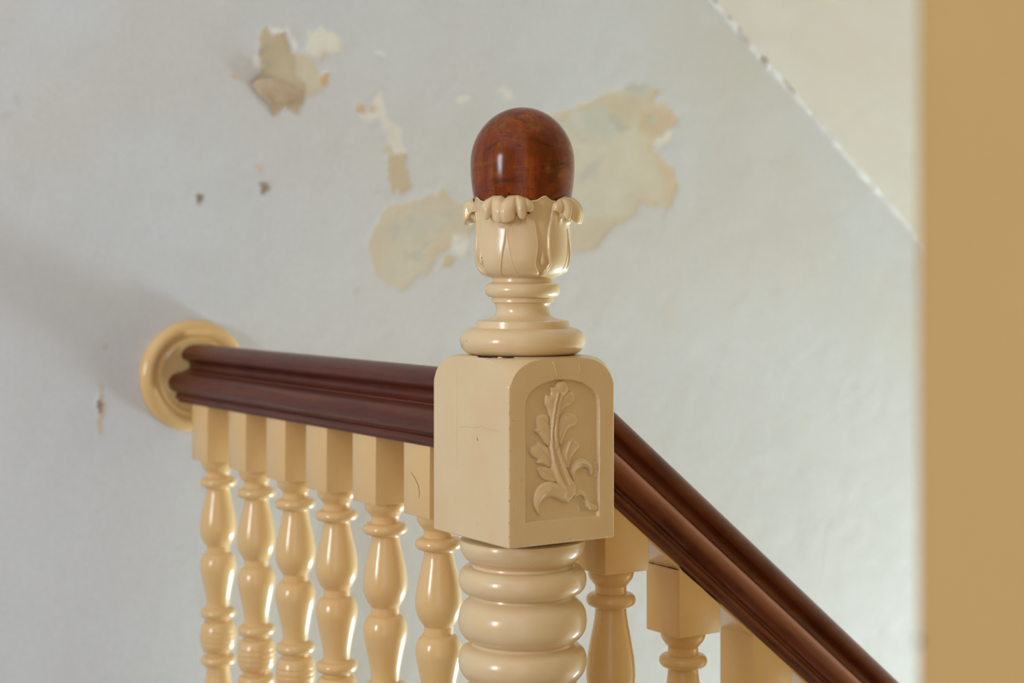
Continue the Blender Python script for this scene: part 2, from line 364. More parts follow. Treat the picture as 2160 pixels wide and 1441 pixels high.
# chips knocked out along that line
chipm = plaster('raw_plaster', (.36, .30, .24), (.48, .42, .36), .9, .6, 80)
for px, py, s in ((1505, 24, 5), (1536, 30, 4.5), (1556, 56, 3.5), (1590, 92, 5), (1612, 122, 4), (1655, 156, 7), (1668, 160, 5)):
    x, z = to_wall(px, py); z = soff(x)
    me_V = []; nn = 9
    for ring, (rr, up) in enumerate(((1, 0), (.6, .35), (.15, .5))):
        for i in range(nn):
            a = 2*math.pi*i/nn; q = rr*s*.00078*(.75+.5*random.random())
            me_V.append((x+q*1.5*math.cos(a), WY-.004-.002*up-q*.4*math.sin(a), z-.0012+SSL*q*1.5*math.cos(a)*.9+q*.9*math.sin(a)))
    FF = [(r*nn+i, r*nn+(i+1) % nn, (r+1)*nn+(i+1) % nn, (r+1)*nn+i) for r in range(2) for i in range(nn)]+[tuple(2*nn+i for i in range(nn))]
    mesh('plaster_chip', me_V, FF, chipm, wall, sharp=0)

# ---------------- near wall end at the right ----------------
def rounded_prism(x0, x1, y0, y1, z0, z1, r, mat, name):
    pts = [(x1, y1), (x1, y0), (x0, y0)]
    for k in range(13):
        a = math.pi-math.pi/2*k/12
        pts.append((x0+r+r*math.cos(a), y1-r+r*math.sin(a)))
    n = len(pts); V = [(x, y, z0) for x, y in pts]+[(x, y, z1) for x, y in pts]
    F = [(i, (i+1) % n, n+(i+1) % n, n+i) for i in range(n)]+[tuple(range(n)), tuple(range(n, 2*n))]
    return mesh(name, V, F, mat, sharp=60)
wr = rounded_prism(-.416, 3.8, -1.9, -.844, -2.2, 3.0, .010, M_ochre, 'wall_right')
tag(wr, kind='structure', label='out-of-focus ochre wall end close to the camera')
me = mesh('chip', *lathe_vf([(.0004, .0006), (.0018, .0004), (.0024, -.0004), (.0014, -.0010)], 12), M_dark, wr, sharp=0)
a0 = (1909-1080)/FOC; me.location = (-.4135, -.8475, EYE-(1350-HOR)/FOC*.5); me.rotation_euler = (0, -math.pi/2, -.78)

# end wall of the stairwell with the window that lights the flight
tag(box('wall_far', 3.8, 3.95, -1.9, WY, -2.6, 3.0, M_far), kind='structure')
m, nt, bs = mat_base('window_daylight'); bs.inputs['Base Color'].default_value = (.8, .9, 1, 1); bs.inputs['Emission Color'].default_value = (.85, .94, 1, 1); bs.inputs['Emission Strength'].default_value = 2.5
M_pane = m
wn = bpy.data.objects.new('window_1', None); S.collection.objects.link(wn); tag(wn, kind='structure')
for nm, a in (('sill', (3.70, 3.80, -.16, .72, -.92, -.89)), ('frame_top', (3.76, 3.80, -.14, .70, .09, .13)), ('jamb', (3.76, 3.80, -.14, -.10, -.89, .09)), ('jamb', (3.76, 3.80, .66, .70, -.89, .09)), ('glazing_bar', (3.77, 3.80, .265, .295, -.89, .09))):
    box(nm, *a, M_cream, wn, .003)
for y0, y1 in ((-.10, .265), (.295, .66)): box('pane', 3.785, 3.799, y0, y1, -.89, .09, M_pane, wn, .0005)
tag(box('unseen_wall_left', -3.65, -3.5, -3.2, WY, -.1, 3.0, M_ochre), kind='structure')  # out-of-view wall, added to cut ambient light from the landing side
# ---------------- landing, flight and string (below the frame) ----------------
tag(box('floor', -3.4, .06, -1.9, WY, -.18, 0, M_floor), kind='structure', label='dark boarded stair landing')
SL = .80
stair = bpy.data.objects.new('staircase', None); S.collection.objects.link(stair); stair.location = (0.06, 0, 0)
tag(stair, 'dark wooden flight of steps going down beside the balusters', 'stairs')
for i in range(8):
    x0 = .0+i*.24; z1 = -.192*(i+1)
    box('step', x0, x0+.262, -.842, -.028, z1-.03, z1, M_floor, stair, .003)
    box('riser', x0, x0+.018, -.842, -.028, z1, z1+.162, M_cream, stair, .001)
V = []
def strz(x): return -.075-SL*(x-.0978)
for x in (.061, 2.1):
    for y in (-.026, .026): V += [(x, y, strz(x)), (x, y, strz(x)-.34)]
st = mesh('string', V, [(0, 1, 3, 2), (4, 5, 7, 6), (0, 2, 6, 4), (1, 3, 7, 5), (0, 1, 5, 4), (2, 3, 7, 6)], M_cream, stair, smooth=False, loc=(-.06, 0, 0)); st['label'] = 'cream sloping string'

# ---------------- newel post ----------------
K = FOC/1.434      # scale of the survey drawing of the post: units per metre at its axis
def zz(y): return EYE-(y-HOR)/K
def pr(L): return [(r/K, zz(y)) for r, y in L]
newel = bpy.data.objects.new('newel_post', None); S.collection.objects.link(newel)
tag(newel, 'cream carved newel post with brown wooden egg finial in a leafy cup', 'newel post')

# egg
prof = []
for k in range(0, 31):
    a = math.pi/2*k/30; prof.append((max(.3, 110*math.sin(a)), 346-119*math.cos(a)))
for k in range(1, 16):
    yy = 346+k*7; prof.append((110*math.sqrt(max(0, 1-(yy-346)**2/205**2))**1.0, yy))
prof.append((60, 455)); prof.append((2, 456))
egg = lathe('finial', pr(prof), M_egg, newel, 96, sharp=0); egg['label'] = 'polished brown wooden egg-shaped finial'

# leafy cup
cup = bpy.data.objects.new('leaf_cup', None); S.collection.objects.link(cup); cup.parent = newel
LEAF0 = math.radians(180+35)+math.radians(2)   # bearing of the front leaf: towards the post's front corner
Rb = catmull([(585, 70), (582, 80), (576, 89), (566, 96), (550, 101), (530, 102.5), (510, 101.5), (490, 99.5), (470, 99), (450, 101), (430, 104.5)], 6)
Rby = np.array([p[0] for p in Rb])[::-1]; Rbr = np.array([p[1] for p in Rb])[::-1]
Wy = np.array([425, 448, 465, 480, 500, 525, 540, 556, 566, 575, 586]); Ww = np.array([33, 33.5, 35.5, 38, 40, 40.6, 39.5, 37.5, 39, 42.8, 45])
def lobeA(t):
    a = abs(t)
    if a < .37: v = 1.0-.07*math.exp(-(t/.045)**2)-.34*(a/.37)**2.4
    elif a < .69: v = .80*max(0, math.sin(math.pi*(a-.34)/(.72-.34)))**.60
    else: v = .46-.30*((a-.69)/.31)
    g = .30*math.exp(-((a-.37)/.028)**2)+.22*math.exp(-((a-.70)/.030)**2)
    return max(.08, v-g*v)
ts = np.linspace(-1, 1, 181)
Av = np.array([lobeA(t) for t in ts]); Av = np.convolve(np.pad(Av, 3, 'edge'), [.06, .13, .20, .22, .20, .13, .06], 'valid')
cols = []
for t, A in zip(ts, Av):
    a = abs(t)
    ytop = np.interp(a, [0, .12, .45, .75, 1], [423, 418, 417, 423, 433])
    ytip = 441+32*A**1.25; yu = ytip+8
    Pp = 4+28*A
    rows = []
    for k in range(34):
        y = 585+(yu+6-585)*k/33.
        r = np.interp(y, Rby, Rbr)
        er = 1-a
        r -= 6.0*math.exp(-er/.028)*(1 if y > 455 else .3)                      # rolled edge
        r += 1.0*math.exp(-((er-.075)/.03)**2)           # rim bead
        # inner overlapping leaflet at the foot of the midrib
        if y > 480:
            half = .012+.27*max(0, (y-485)/100.)**1.55
            r -= 1.9*(1-sstep(half-.018, half+.012, np.array(a)))*min(1, (y-480)/25.)
            r += 1.3*math.exp(-((a-half-.012)/.016)**2)
        elif y > 470: pass
        rows.append((r, y))
    b = np.interp(yu, Rby, Rbr)
    hh = ytip-ytop
    lip = [(b+.6, yu+1), (b+.10*Pp, yu-6), (b+.30*Pp, yu-11), (b+.56*Pp, yu-11), (b+.76*Pp, yu-6), (b+.87*Pp, ytip+1.5), (b+.94*Pp, ytip-.5),
           (b+1.03*Pp, ytip-hh*.22), (b+1.06*Pp, ytip-hh*.42), (b+.98*Pp, ytop+hh*.40), (b+.80*Pp, ytop+hh*.22), (104+.36*Pp, ytop+hh*.09), (104+.14*Pp, ytop+1), (104.6, ytop), (103.6, ytop+1.5), (103, ytop+8), (99, ytop+26)]
    prf = rows+[p for p in catmull(lip, 5)]
    kk = math.exp(-(1-a)/.022); prf = [(r*(1-kk)+min(r, 88)*kk, y) for r, y in prf]     # leaf edges die into the core
    cols.append(prf)
PC = np.array(cols)            # (141, M, 2) -> r, y
wid = np.radians(np.interp(PC[..., 1], Wy, Ww))
for q in range(4):
    ang = LEAF0+q*math.pi/2+ts[:, None]*wid
    r = PC[..., 0]/K
    Pt = np.stack([r*np.cos(ang), r*np.sin(ang), zz(PC[..., 1])], -1)
    lf = grid_mesh('leaf', Pt, M_cream, cup)
# core between the leaves
rows = []
cy = [(52, 588), (68, 586), (78, 580), (87, 571), (93, 556), (96.5, 535), (96, 500), (95, 470), (97, 448), (101, 436), (104.5, 431), (105, 429), (103.4, 428.4), (99, 440), (92, 455)]
cy = catmull(cy, 4); segs = 192
P = np.zeros((len(cy), segs, 3))
for i, (r, y) in enumerate(cy):
    for k in range(segs):
        a = 2*math.pi*k/segs
        d = math.degrees((a-LEAF0-math.pi/4+math.pi/4) % (math.pi/2)-math.pi/4) if False else abs(((math.degrees(a-LEAF0)-45+45) % 90)-45)
        # d: angular distance from the middle of a gap
        up = math.exp(-(d/7.)**2)
        y2 = y-10*up*max(0, min(1, (470-y)/35.)); r2 = r+2.5*math.exp(-(d/4.)**2)*max(0, min(1, (470-y)/20.+1))*(1 if y < 500 else 0)
        P[i, k] = (r2/K*math.cos(a), r2/K*math.sin(a), zz(y2))
core = grid_mesh('cup_core', P, M_cream, cup, wrap=True)
# drops in the gaps
for q in range(4):
    a0 = LEAF0+math.pi/4+q*math.pi/2; V = []; F = []; nr = 15; nsg = 14
    for i in range(nr):
        s = i/(nr-1); y = 505+60*s
        hw = 6.6*(math.sin(math.pi*min(1, s**1.6)))**.6 if s < 1 else .2
        hw = max(.6, hw*(.35+.65*s)) if s < 1 else .3
        for k in range(nsg):
            b = 2*math.pi*k/nsg; rr = (94.5-4*(s > .92)+hw*.9*math.sin(b))/K; la = hw*math.cos(b)/95
            V.append((rr*math.cos(a0+la), rr*math.sin(a0+la), zz(y)))
    for i in range(nr-1):
        for k in range(nsg): F.append((i*nsg+k, i*nsg+(k+1) % nsg, (i+1)*nsg+(k+1) % nsg, (i+1)*nsg+k))
    F += [tuple(range(nsg)), tuple((nr-1)*nsg+k for k in range(nsg))]
    mesh('drop', V, F, M_cream, cup, sharp=0)

# turned neck between cup and block
neck = [(40, 584), (63.5, 584.5), (64.5, 586), (64, 595)] + [(r, y) for r, y in torus(596.5, 627, 66, 80)] + [(64.5, 628), (65.8, 630), (65.5, 637), (62, 638.5)] + \
    catmull([(60, 639.5), (57, 646), (56, 654), (58, 662), (65, 669), (78, 673.5), (95, 675.5)], 5) + [(98, 677), (98.6, 680), (98.2, 689), (98.4, 690.5)] + \
    torus(691, 747, 101, 132.5, 20) + [(122, 747.6), (122, 752), (60, 752.5)]
nk = lathe('turned_neck', pr(neck), M_cream, newel, 112, sharp=50)

# carved block: square section whose top is turned off, leaving an arched head on each face
AX, AY = .0564, .0637
zb, zcor, H = EYE-.2331, EYE-.1055, .0340
px0, px1 = None, None
def face_xy(pxx, pyy):
    """survey point on the block's carved face -> (x, z)"""
    a = (pxx-1080)/FOC; dx = _c*a+_s; dy = -_s*a+_c; k = (-AY-CAM.y)/dy
    return CAM.x+dx*k, EYE-(pyy-HOR)/FOC*k
X0 = face_xy(1107, 950)[0]; X1 = face_xy(1266, 950)[0]
Zt = face_xy(1107, 797)[1]; Zb = face_xy(1107, 1106)[1]-.001
def side(x_a, y_a, x_b, y_b, tlist): return [(x_a+(x_b-x_a)*t, y_a+(y_b-y_a)*t) for t in tlist]
rc = .0016; per = []; carved = []
corners = [(-AX, -AY), (AX, -AY), (AX, AY), (-AX, AY)]
dirs = [(1, 0), (0, 1), (-1, 0), (0, -1)]
for i in range(4):
    x, y = corners[i]; dx, dy = dirs[i]; pdx, pdy = dirs[i-1]
    ccx, ccy = x+rc*(dx-pdx), y+rc*(dy-pdy)
    for k in range(5):
        a = math.pi/2*k/4
        ox = -dx*math.sin(math.pi/2-a)-(-pdx)*math.sin(a)*0
        # arc from previous side's end to this side's start
        vx = pdx*math.cos(a)-dx*math.sin(a)*1.0; vy = pdy*math.cos(a)-dy*math.sin(a)*1.0
        per.append((ccx+rc*(pdx*math.cos(a)-dx*math.sin(a)), ccy+rc*(pdy*math.cos(a)-dy*math.sin(a))))
    x2, y2 = corners[(i+1) % 4]
    sx, sy = x+dx*rc, y+dy*rc; ex, ey = x2-dx*rc, y2-dy*rc
    tl = [k/36 for k in range(1, 36)]
    if i == 0:
        tl = sorted(set([t for t in tl if abs(sx+(ex-sx)*t-X0) > .0012 and abs(sx+(ex-sx)*t-X1) > .0012]+[(X0-sx)/(ex-sx), (X1-sx)/(ex-sx)]))
    per += side(sx, sy, ex, ey, tl)
# fix corner arcs: outward direction is the sum of the two face normals
per2 = []; j = 0
for i in range(4):
    x, y = corners[i]; dx, dy = dirs[i]; pdx, pdy = dirs[i-1]
    n0 = (pdy, -pdx); n1_ = (dy, -dx)
    ccx, ccy = x+rc*(dx-pdx), y+rc*(dy-pdy)
    cnt = 5
    for k in range(cnt):
        a = math.pi/2*k/4
        per2.append((ccx+rc*(n0[0]*math.cos(a)+n1_[0]*math.sin(a)), ccy+rc*(n0[1]*math.cos(a)+n1_[1]*math.sin(a))))
    m_ = len([None for _ in range(35)]) if i else None
    j += 5
    cntside = 35 if i else len(tl0) if False else None
    nside = (35 if i else None)
    if i == 0:
        nside = 0
        while per[j+nside][1] == -AY and nside < 60 and abs(per[j+nside][0]) < AX-rc-1e-9: nside += 1
    per2 += per[j:j+nside]; j += nside
per = per2; n = len(per)
rings = [[(x*.80, y*.80, zb) for x, y in per], [(x*.985, y*.985, zb) for x, y in per], [(x, y, zb+.0010) for x, y in per]]
def rn(x, y): return math.hypot(x/AX, y/AY)
def edge_z(x, y):
    a = math.asin(min(1., max(0., (rn(x, y)-1)/.414))); return zcor+(H*math.cos(a)**.9 if a < math.pi/2-1e-6 else 0)
for z in (Zb, Zt): rings.append([(x, y, min(z, edge_z(x, y)-.0003)) for x, y in per])
NO = 12
for k in range(NO+1):
    ring = []
    for x, y in per:
        q0 = min(1., max(0., (rn(x, y)-1)/.414)); a0 = math.asin(q0); a = a0*(1-k/NO)
        s = (1+.414*math.sin(a))/rn(x, y)
        if k == 0: s = 1
        ring.append((x*s, y*s, zcor+H*math.cos(a)**.9 if a < math.pi/2-1e-6 else zcor))
    rings.append(ring)
rings.append([(x*.5/rn(x, y)*1.0, y*.5/rn(x, y), zcor+H+.0003) for x, y in per])
V = [p for r_ in rings for p in r_]; F = []
for i in range(len(rings)-1):
    for k in range(n):
        k2 = (k+1) % n
        if i == 3:
            p, q = per[k], per[k2]
            if p[1] < -AY+1e-6 and q[1] < -AY+1e-6 and min(p[0], q[0]) > X0-1e-6 and max(p[0], q[0]) < X1+1e-6: continue
        F.append((i*n+k, i*n+k2, (i+1)*n+k2, (i+1)*n+k))
F.append(tuple(range(n))); F.append(tuple((len(rings)-1)*n+k for k in range(n)))
block = mesh('block', V, F, M_cream, newel, sharp=30)

# carved acanthus panel
gx = np.linspace(X0, X1, 250); gz = np.linspace(Zb, Zt, 470)
GX, GZ = np.meshgrid(gx, gz)
vx = GX-CAM.x; vy = -AY-CAM.y
cxr = _c*vx-_s*vy; czr = _s*vx+_c*vy
PX = 1080+FOC*cxr/czr; PY = HOR-FOC*(GZ-EYE)/czr
U_ = (PX-1080)/.2774; V_ = (PY-760)/.2774
U_ = U_+fbm(U_, V_, .012, 3)*9; V_ = V_+fbm(U_, V_, .012, 13)*9
arch = [(104,1236),(104,340),(110,300),(130,262),(160,228),(205,192),(260,166),(330,150),(400,147),(470,153),(540,172),(590,200),(630,235),(652,270),(664,310),(668,360),(664,1188)]
d = sdf(U_, V_, arch)
h = -.0026*(1-sstep(-7, 2, d))
body = np.full(U_.shape, -1.0)
def dome(poly, hm, wd, tilt=None):
    global body
    q = [poly[-2], poly[-1]]+list(poly)+[poly[0], poly[1]]; sm = []
    for i in range(2, len(q)-2):
        a, b, c, d_ = [np.array(p, float) for p in q[i-1:i+3]]
        for k in range(3):
            t = k/3; cr = .5*((2*b)+(-a+c)*t+(2*a-5*b+4*c-d_)*t*t+(-a+3*b-3*c+d_)*t**3); sm.append(tuple(cr))
    d = -sdf(U_, V_, sm); x = np.clip(d/wd, 0, 1)
    hh = hm*(.34*sstep(0, 5, d)+.66*np.sqrt(np.clip(1-(1-x)**2, 0, 1)))
    if tilt is not None:
        hh = hh*(1+((U_-poly[0][0])*tilt[0]+(V_-poly[0][1])*tilt[1])/120.).clip(.45, 1.5)
    body = np.maximum(body, np.where(d > 0, hh, -1.))
L1 = [(292,445),(265,412),(235,412),(194,430),(188,480),(192,520),(172,532),(205,562),(235,600),(268,642),(300,640)]
L2 = [(276,655),(240,640),(208,618),(196,640),(150,655),(138,690),(160,735),(202,757),(190,778),(205,792),(250,795),(300,815),(300,700)]
L3 = [(300,820),(230,808),(204,822),(214,868),(245,905),(300,925),(350,925),(345,860)]
L4 = [(350,935),(290,920),(230,940),(190,985),(168,1060),(180,1130),(222,1192),(212,1120),(232,1075),(285,1047),(340,1057),(400,1084),(440,1080),(410,980)]
R0 = [(392,290),(445,232),(478,250),(490,300),(455,345),(410,370),(372,430)]
R1 = [(372,450),(425,398),(490,408),(508,450),(498,492),(445,518),(415,570),(378,655),(362,560)]
R2 = [(382,700),(448,598),(505,622),(522,662),(482,705),(452,760),(444,830),(405,790)]
R3 = [(448,850),(468,785),(530,743),(600,770),(628,830),(612,885),(585,832),(540,818),(496,848),(480,925),(465,900)]
ST = [(350,168),(400,158),(432,190),(440,235),(400,280),(392,350),(372,430),(362,560),(380,690),(420,800),(452,880),(492,955),(492,1015),(455,1065),(410,1080),(382,1020),(345,925),(300,815),(288,640),(296,500),(290,440),(280,380),(258,335),(264,262),(302,265),(300,205),(335,203)]
BR = [(478,1050),(498,992),(535,985),(572,1008),(600,1075),(655,1102),(660,1140),(615,1148),(580,1118),(556,1050),(520,1032)]
for p, a, b in ((L1, .0023, 42), (L2, .0024, 45), (L3, .0020, 34), (R1, .0023, 38), (R2, .0026, 34), (R3, .0024, 34), (R0, .0020, 30), (ST, .0026, 40), (L4, .0030, 42), (BR, .0021, 24)): dome(p, a, b)
body += np.where(body > -.5, -0.0, 0)
def line_d(pts):
    d = np.full(U_.shape, 1e9)
    for (x0, y0), (x1, y1) in zip(pts[:-1], pts[1:]):
        ex, ey = x1-x0, y1-y0; t = np.clip(((U_-x0)*ex+(V_-y0)*ey)/(ex*ex+ey*ey), 0, 1)
        d = np.minimum(d, np.hypot(U_-x0-ex*t, V_-y0-ey*t))
    return d
ridge = np.zeros(U_.shape)
def rl(pts, hh, wd):
    global ridge
    ridge += hh*np.exp(-(line_d([(p[0], p[1]) for p in catmull(pts, 5)])/wd)**2)
rl([(385,250),(350,370),(334,480),(332,600),(348,690),(385,800),(440,945)], .0007, 6)
rl([(350,255),(322,400),(310,520),(306,640),(318,760),(352,880),(392,965)], .0007, 7)
rl([(367,260),(338,400),(322,520),(320,640),(335,740),(370,850),(415,955)], -.0008, 6)
rl([(343,690),(352,640),(350,520),(358,430),(380,330)], -.0005, 6)
rl([(300,620),(270,600),(232,560)], .0004, 9); rl([(296,500),(260,470),(225,450)], -.0004, 9)
rl([(300,790),(260,720),(210,660)], -.0005, 9); rl([(330,900),(280,860),(230,830)], -.0004, 8)
rl([(425,800),(430,720),(455,640),(470,620)], -.0007, 7); rl([(405,760),(415,700),(445,625)], .0005, 6)
rl([(370,560),(385,480),(430,430)], -.0005, 8); rl([(395,400),(420,360),(460,330)], -.0005, 6)
rl([(470,900),(470,840),(510,790),(570,790),(610,830)], .0006, 9)
rl([(395,975),(410,1000),(405,1050)], .0005, 8); rl([(240,1100),(215,1080),(230,1020),(290,970)], .0005, 14)
msk = (body > 0)
hb = np.where(msk, body, 0)
h = h+np.where(msk, hb+ridge*sstep(0, .0008, hb), 0)*(1-sstep(-4, 2, d))
for k in range(5):   # little fan of strokes beside the root
    x0 = 512+k*17; h += .0009*np.exp(-(line_d([(x0, 1062+abs(k-1)*8), (x0+4+k*3, 1110), (x0+16+k*2, 1146)])/5.)**2)
h += .0010*np.exp(-(line_d([(650,790),(660,840),(655,890)])/9)**2)
h += fbm(U_, V_, .02, 33)*.0003
edge = np.minimum(np.minimum(GX-X0, X1-GX), np.minimum(GZ-Zb, Zt-GZ)); h = h*sstep(0, .0004, edge)
h = h*1.4
panel = grid_mesh('carved_panel', np.stack([GX, -AY-h, GZ], -1), M_cream, block)
panel['label'] = 'arched recess carved with an acanthus leaf'
# repaired crack above the panel, dark gap under the moulding, small nicks
def ribbon(name, pts, wd, mat, parent, normal, th=.0005):
    """thin crooked sliver following 3D points, width wd, proud by th along normal"""
    nrm = Vector(normal).normalized(); V = []; F = []
    P = [Vector(p) for p in pts]
    for i, p in enumerate(P):
        t = (P[min(i+1, len(P)-1)]-P[max(i-1, 0)]).normalized(); s = t.cross(nrm).normalized()
        ww = wd*(.55+.8*random.random())*(.25 if i in (0, len(P)-1) else 1)
        V += [p-s*ww/2-nrm*.0003, p-s*ww*.2+nrm*th, p+s*ww*.2+nrm*th, p+s*ww/2-nrm*.0003]
    for i in range(len(P)-1):
        for k in range(3): F.append((4*i+k, 4*i+4+k, 4*i+5+k, 4*i+1+k))
    F += [(0, 1, 2, 3), tuple(4*(len(P)-1)+k for k in range(4))]
    return mesh(name, V, F, mat, parent, sharp=0)
def fpt(x, y): a, z = face_xy(x, y); return (a, -AY, z)
ribbon('crack', [fpt(1165, 764), fpt(1170, 772), fpt(1171, 780), fpt(1174, 790), fpt(1175, 801)], .0016, M_cream, block, (0, -1, 0), .0006)
def lpt(px_, py_):
    a = (px_-1080)/FOC; dx = _c*a+_s; dy = -_s*a+_c; k = (-AX-CAM.x)/dx
    return (-AX, CAM.y+dy*k, EYE-(py_-HOR)/FOC*k)
M_hair = paint('aged_paint_edge', (.52, .38, .22), (.58, .43, .26), (.40, .26, .13))
ribbon('crack', [lpt(x, y) for x, y in ((968, 902), (985, 900), (1003, 903), (1016, 900), (1030, 906), (1046, 908), (1058, 911))], .0005, M_hair, block, (-1, 0, 0), .00010)
ribbon('crack', [lpt(x, y) for x, y in ((964, 780), (964.5, 850), (964, 910), (964.5, 990))], .00035, M_hair, block, (-1, 0, 0), .00008)
ribbon('nick', [lpt(1006.5, 923), lpt(1007, 926), lpt(1008, 930)], .0010, M_dark, block, (-1, 0, 0), .0003)
ribbon('crack', [fpt(x, y) for x, y in ((1078, 886), (1082, 887), (1087, 889))], .0006, M_hair, block, (0, -1, 0), .0002)
ribbon('crack', [fpt(x, y) for x, y in ((1222, 768), (1223, 780), (1220, 792))], .0009, M_cream, block, (0, -1, 0), .0004)
M_worn = paint('thick_paint_edge', (.80, .63, .40), (.84, .70, .50), (.60, .42, .22))
for k in list(range(0, 17, 2))+list(range(17, 26)):     # beads of thick chipped paint along the front arris and the lower edge
    if k < 17:
        z = zb+.004+(zcor-zb)*(k+random.random())/17.; p0 = (-AX+.0003, -AY+.0003, z); p1 = (-AX+.0003+random.uniform(-.0003, .0003), -AY+.0003, z+random.uniform(.0012, .0045)); nr = (-.7, -.7, 0)
    else:
        x = -AX+.012+(2*AX-.02)*(k-17+random.random())/9.; p0 = (x, -AY, zb+.0012); p1 = (x+random.uniform(.0015, .005), -AY, zb+.0009+random.uniform(0, .0012)); nr = (0, -1, 0)
    pm = tuple((a+b)/2+random.uniform(-.0002, .0002) for a, b in zip(p0, p1))
    ribbon('paint_chip', [p0, pm, p1], .0010+.0006*random.random(), M_worn, block, nr, .00035)
pts = []
for k in range(24):
    a = math.radians(188+k*1.75); pts.append((.0532*math.cos(a), .0532*math.sin(a), zcor+H+.0006+.0003*random.random()))
ribbon('dark_gap', pts[:15], .0015, M_dark, newel, (-.8, -.6, .25), .0011); ribbon('dark_gap', pts[16:], .0010, M_dark, newel, (-.8, -.6, .25), .0010)
def nick(px_, py_, rpx, size, parent, bearing=None):
    """tiny dark nick on the turned part of the post, from its height and side offset"""
    off = (px_-1102.7); a = math.asin(max(-1, min(1, off/rpx)))
    # bearing facing the camera
    f0 = math.atan2(CAM.y, CAM.x); b = f0+a
    V, F = lathe_vf([(size*.2, size*.35), (size*.8, size*.2), (size, -size*.3), (size*.5, -size*.8)], 8)
    o = mesh('nick', V, F, M_dark, parent, sharp=0); o.location = (rpx/K*math.cos(b), rpx/K*math.sin(b), zz(py_)); o.rotation_euler = (0, math.pi/2, b); o.scale = (1, .6+random.random(), 1)
nick(988, 717, 131.5, .0011, nk); nick(990.5, 720, 131, .0007, nk)
nick(1025, 452, 106, .0008, cup); nick(1115, 454, 117, .0009, cup); nick(1018, 544.5, 101, .0008, cup); nick(1075, 414, 104, .0010, cup)

# shaft below the block
sh = [(128, 1135), (131, 1136.5)]+catmull([(131, 1138), (132, 1150), (128, 1164), (120, 1175), (110, 1183), (105.5, 1187)], 5)+[(105.5, 1189), (107, 1192.5)]+torus(1192, 1249, 110, 135, 16)+[(107.5, 1249.5)]+\
    catmull([(107.5, 1251), (109.5, 1257), (116, 1263), (125, 1272), (132, 1284), (135, 1298), (135, 1315), (131, 1329), (122, 1341), (112, 1348)], 5)+[(108.5, 1349.5), (108.5, 1355)]
base = 1355
for rep in range(3):
    sh += catmull([(110, base+1), (121, base+6), (129, base+13), (134, base+24), (135.5, base+36), (133.5, base+50), (127, base+63), (117, base+74), (109, base+80)], 5)+[(107, base+81.5), (107, base+87)]
    base += 87
sh += torus(base, base+45, 108, 134, 14)+[(106, base+46)]+catmull([(104, base+50), (92, base+90), (84, base+160), (86, base+240), (100, base+330), (118, base+400), (122, base+440), (112, base+470)], 6)+torus(base+472, base+520, 112, 134, 12)
zend = zz(base+522)
shaft = lathe('turned_shaft', pr(sh), M_cream, newel, 112, sharp=45)
box('base_block', -AX, AX, -AY, AY, 0, max(.12, zend), M_cream, newel, .0015)

# ---------------- handrails ----------------
half = catmull([(0, 0), (.008, -.0006), (.0145, -.0030), (.0195, -.0070), (.0220, -.0120), (.0216, -.0160), (.0192, -.0193)], 4) + \
    catmull([(.0182, -.0198), (.0130, -.0222), (.0108, -.0262), (.0115, -.0300), (.0150, -.0330), (.0192, -.0340)], 4) + [(.0196, -.0352), (.0240, -.0356)] + \
    catmull([(.0272, -.0362), (.0336, -.0388), (.0382, -.0432), (.0400, -.0487), (.0388, -.0545), (.0350, -.0590), (.0318, -.0608)], 4) + [(.0286, -.0616), (.0282, -.0632)] + \
    catmull([(.0292, -.0640), (.0303, -.0662), (.0300, -.0692), (.0280, -.0710)], 3) + [(.0266, -.0714), (.0262, -.0745), (.0, -.0748)]
def rail(name, length, mat):
    prof = half + [(-x, z) for x, z in half[::-1][1:-1]]; n = len(prof); V = []; F = []
    NS = 40
    for i in range(NS+1):
        for x, z in prof:
            wob = 1+.004*math.sin(i*1.3+x*90)
            V.append((length*i/NS, x*wob, z))
    for i in range(NS):
        for k in range(n): F.append((i*n+k, i*n+(k+1) % n, (i+1)*n+(k+1) % n, (i+1)*n+k))
    F += [tuple(range(n)), tuple(NS*n+k for k in range(n))]
    return mesh(name, V, F, mat, None, sharp=38)
RA = EYE-.0895
ra = rail('handrail', WY-.016-AY, M_rail); ra.location = (0, AY-.001, RA); ra.rotation_euler = (0, 0, math.pi/2)
tag(ra, 'level dark red-brown moulded handrail running left from newel to wall rosette', 'handrail', 'moulded mahogany handrails')
RS = .809; ang = math.atan(RS)
def rbz(x): return EYE-.0475-RS*x
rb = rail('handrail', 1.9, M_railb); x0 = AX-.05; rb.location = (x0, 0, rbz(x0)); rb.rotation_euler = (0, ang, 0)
# trim the end that enters the post: cut vertical at the block face
bm = bmesh.new(); bm.from_mesh(rb.data); mw = Matrix.Translation(rb.location) @ Matrix.Rotation(ang, 4, 'Y'); inv = mw.inverted()
res = bmesh.ops.bisect_plane(bm, geom=bm.verts[:]+bm.edges[:]+bm.faces[:], plane_co=inv @ Vector((AX-.001, 0, 0)), plane_no=inv.to_3x3() @ Vector((-1, 0, 0)), clear_outer=True)
bmesh.ops.holes_fill(bm, edges=[e for e in bm.edges if e.is_boundary]); bm.to_mesh(rb.data); bm.free(); rb.data.set_sharp_from_angle(angle=math.radians(38))
tag(rb, 'sloping dark red-brown moulded handrail going down right from the newel', 'handrail', 'moulded mahogany handrails')
for l_ in ():
    pass
